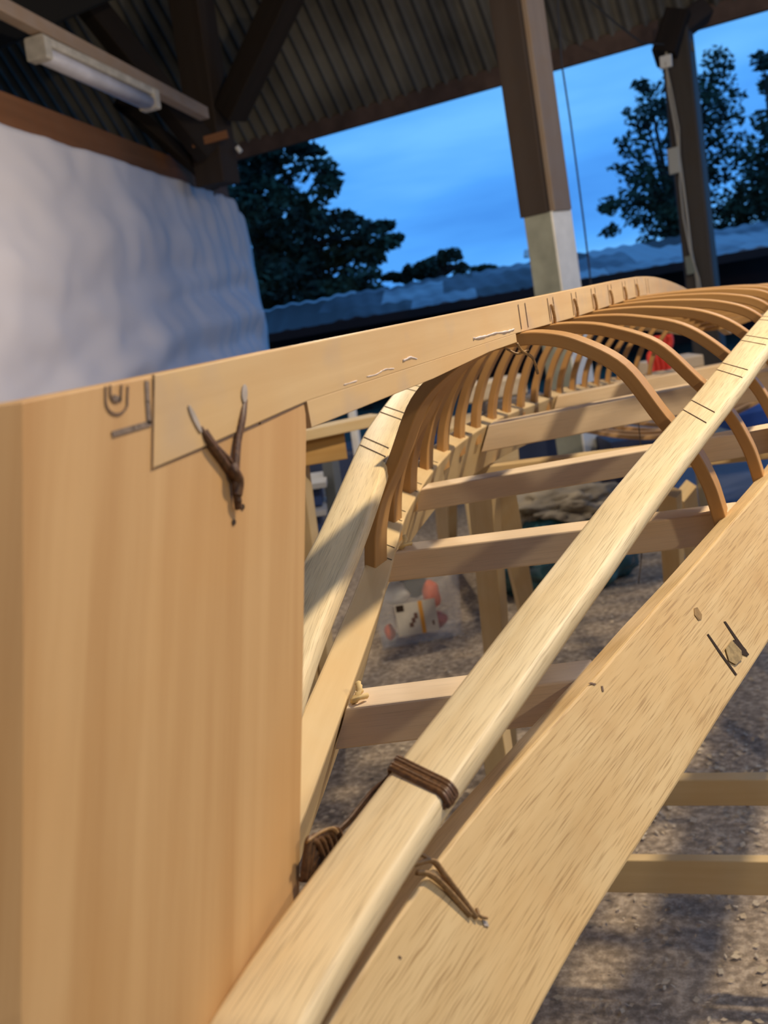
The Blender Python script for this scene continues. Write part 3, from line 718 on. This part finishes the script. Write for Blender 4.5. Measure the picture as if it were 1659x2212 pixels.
for P in ([(1040, 1985), (1052, 1990), (1056, 2002), (1046, 2000)],):
    gprism(P, 'lashing_hole', HOLEM, .0005)

# ================================================================== THINGS UNDER AND BEHIND
def board(mb, a, b, w, t, up): return mb.bar(a, b, w, t, up=up, r=.002)
# far sawhorse
sh = thing('sawhorse', atz(1190, 1560, 0), 'pale pine sawhorse standing under the middle of the kayak frame', 'sawhorse')
zb = H-.352
ca = atz(900, 1022, zb); cbq = Vector((ca.x+1.35, ca.y+.05, ca.z))
MB().bar(ca-Vector((0, 0, .025)), cbq-Vector((0, 0, .025)), .045, .05, r=.002).build('crossbar', WHORSE, sh)
def leg(name, x0, y0, d0, x1, y1, w, t, par, yaw=0, mat=None):
    a = atd(x0, y0, d0); b = atz(x1, y1, .0); dd = (b-a).normalized(); side = RT
    return MB().bar(a, b, w, t, up=Vector((-.35, -1, 0)), r=.002).build(name, mat or WHORSE, par)
leg('leg', 1043, 1055, 2.15, 1096, 1665, .062, .028, sh)
leg('leg', 1083, 1050, 2.20, 1160, 1420, .020, .055, sh)
leg('leg', 1446, 1060, 2.5, 1470, 1500, .05, .028, sh)
leg('leg', 1480, 1060, 2.6, 1520, 1330, .03, .05, sh)
# second sawhorse further back
s2 = thing('sawhorse', atz(960, 1290, 0), 'farther pale sawhorse seen behind the far gunwale', 'sawhorse')
leg('leg', 958, 1000, 3.4, 968, 1215, .10, .04, s2)
leg('leg', 1082, 985, 3.7, 1062, 1215, .09, .04, s2)
a = atd(930, 1002, 3.4); b_ = atd(1105, 974, 3.7); MB().bar(a, b_, .06, .10, r=.002).build('crossbar', WHORSE, s2)
# near low rails at right
s3 = thing('low_trestle', atz(1560, 2000, 0), 'low pine trestle with two rails crossing the lower right edge', 'trestle')
a = atz(1170, 1678, H-.80); MB().bar(a-Vector((0, 0, .024)), a+Vector((1.35, .05, -.024)), .028, .045, r=.002).build('rail', WHORSE, s3)
a = atz(1150, 1850, H-.97); MB().bar(a-Vector((0, 0, .03)), a+Vector((1.35, .07, -.03)), .022, .062, r=.002).build('rail', WHORSE, s3)
for dx in (-.05, 1.3):
    MB().bar(a+Vector((dx, .05, .0-a.z)), a+Vector((dx, .05, .25)), .045, .045, up=(0, 1, 0), r=.002).build('leg', WHORSE, s3)
kn = atz(1650, 1870, H-.985); MB().tube([kn+Vector((0, -.004, 0)), kn+Vector((0, .012, 0))], .007, 10).build('knot', DARKP, s3)
# workbench / left trestle seen between keel and far chine
wb = thing('work_trestle', atd(735, 1250, 3.3), 'trestle with a pale plank top and brown block, seen between stem and far chine', 'trestle')
a = atd(600, 950, 2.9); b_ = atd(815, 905, 3.0); MB().bar(a, b_, .10, .028, r=.002).build('plank', WHORSE, wb)
MB().bar(atd(610, 978, 2.95), atd(738, 957, 3.0), .08, .085, r=.003).build('block', wood('amber_block', (.50, .30, .10), (.36, .19, .05), .5, .5), wb)
for x, y in ((612, 1000), (646, 990)):
    t_ = atd(x, y, 2.98); MB().bar(t_, (t_.x-.1, t_.y+.1, 0), .05, .035, up=(1, 0, 0), r=.002).build('leg', WHORSE, wb)
# stacked blue crates with pale shelves left
BLU = plain('dark_blue_plastic', (.022, .045, .13), .4, .4, 6)
GRY = plain('grey_metal_shelf', (.40, .40, .40), .5, .1, 10)
cr = thing('shelf_unit', atd(700, 1300, 4.2), 'metal shelf with dark blue bins behind the stem board', 'shelf')
for y in (1040, 1098, 1160): MB().bar(atd(600, y+10, 4.1), atd(707 if y < 1150 else 690, y-6, 4.1), .3, .022, r=.002).build('shelf_board', GRY, cr)
MB().bar(atd(712, 985, 4.1), atd(745, 1240, 4.1), .05, .05, up=en, r=.004).build('upright', plain('shelf_upright', (.12, .13, .13), .6), cr)
for k, y in enumerate((1070, 1130)):
    tag(MB().bar(atd(605, y+8, 4.12), atd(695, y-6, 4.12), .22, .07, r=.01).build('storage_bin', BLU), ('upper' if k == 0 else 'lower')+' dark blue bin on the metal shelf left of the far chine', 'bin', 'blue bins on the shelf')
# white pole behind
tag(MB().bar(atd(758, 868, 6.5), atd(775, 990, 6.5), .05, .04, up=en, r=.01).build('white_pole', WHITE), 'thin white pole seen through the gap under the keel', 'pole')
# clear storage box
m, nt, b = newmat('clear_cloudy_plastic'); b.inputs['Base Color'].default_value = (.80, .84, .88, 1); setin(b, Roughness=.25, Alpha=.15)
CLEAR = m
bxp = atz(915, 1395, 0); D3 = (bxp-Vector((0, 0, H))).dot(FW)
bx = thing('storage_box', (bxp.x, bxp.y, 0), 'clear plastic storage box with orange tools inside, standing on the floor', 'storage box')
def local(o, u, v, z): return Vector((o.x+RT.x*u+RT.y*-v, o.y+RT.y*u+RT.x*v, z))
def lbox(o, u0, u1, v0, v1, z0, z1, name, mat, par, taper=0, bev=.006):
    P = []; mb = MB()
    r0 = [local(o, u0+taper, v0+taper, z0), local(o, u1-taper, v0+taper, z0), local(o, u1-taper, v1-taper, z0), local(o, u0+taper, v1-taper, z0)]
    r1 = [local(o, u0, v0, z1), local(o, u1, v0, z1), local(o, u1, v1, z1), local(o, u0, v1, z1)]
    mb.loft([r0, r1]); return mb.build(name, mat, par, bevel=bev)
S3 = D3/F                                   # metres per pixel there
w_ = 200*S3; hb = 150*S3
mb = MB(); th = .006
o_ = bxp
def ringb(k, z): return [local(o_, -w_/2+k, 0+k, z), local(o_, w_/2-k, 0+k, z), local(o_, w_/2-k, .26-k, z), local(o_, -w_/2+k, .26-k, z)]
mb.loft([ringb(.02+th, .008), ringb(th, hb), ringb(0, hb), ringb(.02, .0)], cap=True)
mb.build('box_shell', CLEAR, bx, bevel=.004)
lbox(o_, -w_/2-.006, w_/2+.006, -.006, .266, hb+.001, hb+.018, 'lid', CLEAR, bx)
lbox(o_, -w_/2+.01, -.02, .005, .02, hb+.03, hb+.05, 'lid_handle', plain('black_grip', (.02, .02, .022), .5), bx)
tag(lbox(o_, -w_/2+.02, .03, .02, .20, hb+.02, hb+.065, 'tool_case', plain('black_case', (.015, .016, .02), .5), None), 'flat black case lying on the lid of the clear box', 'case')
ORG = plain('orange_plastic', (.85, .13, .015), .45, .15, 30); RED = plain('faded_red_plastic', (.50, .07, .045), .5, .2, 20)
def blob(o, u, v, z, r, name, mat, label, cat, grp=None, sx=1, sz=1):
    bm = bmesh.new(); bmesh.ops.create_icosphere(bm, subdivisions=3, radius=1)
    for vtx in bm.verts:
        n_ = vtx.co.copy(); vtx.co = Vector((n_.x*sx, n_.y, n_.z*sz))*r*(1+.22*noise.noise(n_*1.7+Vector((u*9, v*9, z*9)))); 
    me = bpy.data.meshes.new(name); bm.to_mesh(me); bm.free()
    ob = link(name, me, None, mat, True); ob.location = local(o, u, v, z); tag(ob, label, cat, grp); return ob
blob(o_, .065, .10, hb*.62, .050, 'power_tool', ORG, 'bright orange tool in the right half of the clear box', 'tool', sx=.6, sz=1.2)
blob(o_, .062, .10, hb*.24, .047, 'power_tool', RED, 'red tool at the bottom right of the clear box', 'tool', sx=1.0, sz=.8)
blob(o_, -.118, .08, hb*.20, .020, 'power_tool', ORG, 'small orange piece at the left end of the clear box', 'tool', sz=1.6)
blob(o_, -.07, .14, hb*.70, .045, 'rag', WHITE, 'white rag in the upper left of the clear box', 'rag', sx=1.2)
blob(o_, .0, .16, hb*.75, .045, 'power_tool', plain('black_rubber', (.02, .02, .02), .6), 'black tool body in the middle of the clear box', 'tool', sx=1.3)
# paper label carton inside the front wall
lab = thing('tool_carton', local(o_, -.02, .02, hb*.25), 'pale carton with an orange stripe and small tool picture behind the box front', 'carton')
tl = .02; cw = 88*S3; chh = 72*S3; zc0 = hb*.20
def lq(u0, u1, z0, z1, v, name, mat, t=.002):
    cs = math.cos(-.06); sn_ = math.sin(-.06)
    P = [local(o_, u*cs-(z-zc0)*sn_*0, v, z) for u, z in ((u0, z0), (u1, z0), (u1, z1), (u0, z1))]
    return MB().prism(P, Vector((RT.y, -RT.x, 0)), t).build(name, mat, lab)
lq(-.085, -.085+cw, zc0, zc0+chh, -.0075+.0, 'carton_face', plain('pale_carton', (.60, .56, .48), .7, .06, 30), .0015)
lq(-.085+cw*.58, -.085+cw*.68, zc0, zc0+chh, -.0095, 'stripe', plain('carton_orange', (.72, .34, .06), .6), .0006)
lq(-.080, -.080+cw*.19, zc0+chh*.76, zc0+chh*.96, -.0095, 'dark_logo_patch', DARKP, .0006)
TOOLP = plain('printed_tool', (.16, .09, .07), .6)
lq(-.085+cw*.44, -.085+cw*.53, zc0+chh*.48, zc0+chh*.66, -.0095, 'printed_picture', TOOLP, .0006)
lq(-.085+cw*.37, -.085+cw*.46, zc0+chh*.36, zc0+chh*.52, -.0095, 'printed_picture', TOOLP, .0006)
lq(-.085+cw*.30, -.085+cw*.40, zc0+chh*.24, zc0+chh*.38, -.0095, 'printed_picture', TOOLP, .0006)
lq(-.085+cw*.86, -.085+cw*.91, zc0+chh*.20, zc0+chh*.34, -.0095, 'printed_picture', TOOLP, .0006)

# bags and cloth on the floor under the frame
def lump(cx, cy, z, rx, ry, rz, name, mat, label, cat, seed=0, rough=.25, D=None, fr=2.2):
    c = atd(cx, cy, D); bm = bmesh.new(); bmesh.ops.create_icosphere(bm, subdivisions=5, radius=1)
    for v in bm.verts:
        n_ = v.co.copy(); k = 1+rough*noise.noise(n_*fr+Vector((seed, 0, 0)))+rough*.5*noise.noise(n_*fr*3+Vector((0, seed, 0)))
        v.co = (RT*n_.x*rx+Vector((-RT.y, RT.x, 0))*n_.y*ry+Vector((0, 0, n_.z*rz)))*k
        if c.z+v.co.z < .004: v.co.z = .004-c.z
    me = bpy.data.meshes.new(name); bm.to_mesh(me); bm.free()
    ob = link(name, me, None, mat, True); ob.location = c; tag(ob, label, cat); return ob
TEAL = plain('teal_plastic_bag', (.030, .105, .13), .22, .35, 9, spec=.7, bump=.4)
CANV = plain('grey_canvas', (.30, .26, .20), .9, .25, 7, bump=.5)
bp_ = atz(1215, 1262, 0); DB = (bp_-Vector((0, 0, H))).dot(FW)
lump(1205, 1195, 0, .33, .28, .22, 'plastic_bag', TEAL, 'shiny teal plastic bag on the floor beyond the clear box', 'bag', 3, .16, DB)
lump(1215, 1092, 0, .28, .22, .085, 'canvas_cloth', CANV, 'crumpled grey-brown canvas lying on top of the teal bag', 'cloth', 8, .35, DB, 3)
# slate blue tarpaulin on the floor
TARP = plain('slate_blue_tarp', (.13, .15, .21), .6, .2, 4, bump=.3)
ta = [atz(1470, 1215, .006), atz(1760, 1160, .006), atz(1760, 975, .006), atz(1420, 985, .006)]
mb = MB(); N_ = 24; g = []
for j in range(N_+1):
    row = []
    for i in range(N_+1):
        p = ta[0].lerp(ta[1], i/N_).lerp(ta[3].lerp(ta[2], i/N_), j/N_); row.append(mb.bm.verts.new(p+Vector((0, 0, .02+.02*noise.noise(p*3)))))
    g.append(row)
for j in range(N_):
    for i in range(N_): mb.face([g[j][i], g[j][i+1], g[j+1][i+1], g[j+1][i]])
o = mb.build('tarpaulin', TARP, smooth=True); sd = o.modifiers.new('thickness', 'SOLIDIFY'); sd.thickness = .003
tag(o, 'slate blue tarpaulin spread on the floor beyond the near gunwale', 'tarp')
# blue tarp-covered stack at mid distance
tag(MB().bar(atd(620, 1010, 6.8), atd(1225, 960, 6.8), .5, .22, r=.03).build('covered_stack', plain('navy_cover', (.022, .035, .085), .6, .4, 4)), 'low dark navy covered stack in the gloom under the far trestle', 'stack')
tag(MB().bar(atd(1310, 1005, 6.0), atd(1430, 985, 6.0), .4, .30, r=.03).build('covered_stack', plain('navy_cover_b', (.028, .035, .075), .6, .4, 4)), 'dark blue covered bundle beside the foot of the thick post', 'stack')
tag(MB().bar(atd(1570, 905, 6.1), atd(1720, 870, 6.1), .4, .13, r=.03).build('covered_stack', plain('bright_blue_tarp', (.03, .09, .34), .5, .3, 4)), 'bright blue folded tarp at the right edge behind the ribs', 'tarp')
# far bench with odds and ends
bn_ = thing('workbench', atd(1250, 1050, 5.0), 'long workbench of pale boards behind the kayak frame', 'workbench')
MB().bar(atd(960, 925, 5.0), atd(1760, 785, 5.0), .5, .045, r=.003).build('bench_top', WHORSE, bn_)
for x, y in ((1000, 935), (1500, 850), (1720, 815)):
    t_ = atd(x, y, 5.0); MB().bar(t_, (t_.x, t_.y, 0), .07, .07, up=(1, 0, 0), r=.003).build('leg', WHORSE, bn_)
def item(x0, x1, w, h, lift, name, mat, label, cat, grp=None, dv=0):
    a = atd(x0, 925-(x0-960)*.175, 5.0-dv); b_ = atd(x1, 925-(x1-960)*.175, 5.0-dv); u = Vector((0, 0, .0245+lift+h/2))
    return tag(MB().bar(a+u, b_+u, w, h, r=min(w, h)*.12).build(name, mat, bevel=.003), label, cat, grp)
item(1050, 1165, .26, .075, 0, 'clamp_tray', plain('grey_tray', (.13, .12, .12), .6, .4, 12), 'dark grey tray of tools on the workbench behind the ribs', 'tray')
item(1015, 1140, .2, .085, .077, 'timber_offcut', wood('bench_offcut', (.62, .52, .38), (.45, .35, .22), .5, .4), 'pale board end lying on the grey tray at the left of the workbench', 'offcut')
item(1412, 1520, .25, .060, 0, 'parts_crate', plain('yellow_crate', (.50, .36, .10), .6, .25, 12), 'yellow crate on the workbench below the pale board', 'crate')
item(1398, 1510, .22, .055, .062, 'timber_offcut', wood('bench_offcut_b', (.60, .50, .38), (.45, .35, .22), .5, .4), 'pale board on top of the yellow crate right of the red cloth', 'offcut')
# red rag hanging
mb = MB(); N_ = 16; g = []
for j in range(N_+1):
    row = []
    for i in range(N_+1):
        x = 1404+44*i/N_+3*math.sin(j*.6); y = 728+88*j/N_-6*i/N_
        row.append(mb.bm.verts.new(atd(x, y, 4.6+.02*math.sin(i*1.6+j*.15))))
    g.append(row)
for j in range(N_):
    for i in range(N_): mb.face([g[j][i], g[j][i+1], g[j+1][i+1], g[j+1][i]])
o = mb.build('red_cloth', plain('red_cloth', (.62, .045, .03), .8, .15, 20), smooth=True); sd = o.modifiers.new('thickness', 'SOLIDIFY'); sd.thickness = .01
tag(o, 'bright red cloth hanging behind the far ribs', 'cloth')
# bundle of bent ribs of a second frame, right side up, seen through the first
k2 = thing('bent_strip_bundle', atd(1440, 1000, 4.6), 'bundle of bent wooden strips curving down, seen through the near ribs', 'bent strips')
WR2 = wood('bent_strip', (.52, .32, .15), (.38, .21, .08), .5, 1)
for k, (dy, dx, D) in enumerate(((0, 0, 4.15), (-14, 30, 4.25), (-26, 55, 4.35), (-36, 80, 4.45), (-8, -14, 4.2))):
    P = [(1190+dx, 885+dy), (1226+dx, 918+dy), (1290+dx, 934+dy), (1360+dx, 943+dy), (1430+dx*.7, 942+dy), (1500+dx*.5, 925+dy), (1570+dx*.3, 898+dy), (1660, 852+dy), (1720, 812+dy)]
    P = bez([atd(x, y, D) for x, y in P], 5); rings = []
    for i, p in enumerate(P):
        d = (P[min(i+1, len(P)-1)]-P[max(i-1, 0)]).normalized(); x_ = d.cross(Vector((0, 0, 1))).normalized(); z_ = x_.cross(d)
        rings.append([p+x_*a_+z_*b_ for a_, b_ in rrect(.045, .017, .003)])
    MB().loft(rings).build('bent_strip', WR2, k2)
# thin cord dangling below the deck beam
tag(MB().tube(bez([atd(1368, 820, 2.4), atd(1378, 900, 2.4), atd(1386, 1000, 2.4), atd(1388, 1150, 2.4), atd(1385, 1210, 2.4), atd(1379, 1262, 2.4)], 6), .0014, 6).build('dangling_cord', plain('dark_cord', (.10, .075, .055), .8)), 'thin dark cord dangling between near chine and near gunwale', 'cord')
# wood shavings and grit on the floor
rg = random.Random(11); mb = MB()
for i in range(5200):
    if rg.random() < .6: x, y = rg.uniform(-2.2, 1.0), rg.uniform(.9, 4.2)
    else: x, y = rg.gauss(.25, .5), rg.gauss(2.3, .6)
    s_ = rg.uniform(.003, .011); a_ = rg.uniform(0, 6.28); d = Vector((math.cos(a_), math.sin(a_), rg.uniform(-.2, .2))); e = Vector((-d.y, d.x, rg.uniform(.0, .5)))*rg.uniform(.3, .7)
    p = Vector((x, y, .004+s_*.4)); vs = [mb.bm.verts.new(p+d*s_), mb.bm.verts.new(p+e*s_+Vector((0, 0, .002))), mb.bm.verts.new(p-d*s_), mb.bm.verts.new(p-e*s_)]
    mb.bm.faces.new(vs)
o = mb.build('wood_shavings', plain('shavings', (.58, .48, .34), .85, .3, 9)); tag(o, 'wood shavings and grit scattered over the floor under the frame', 'shavings', kind='stuff')
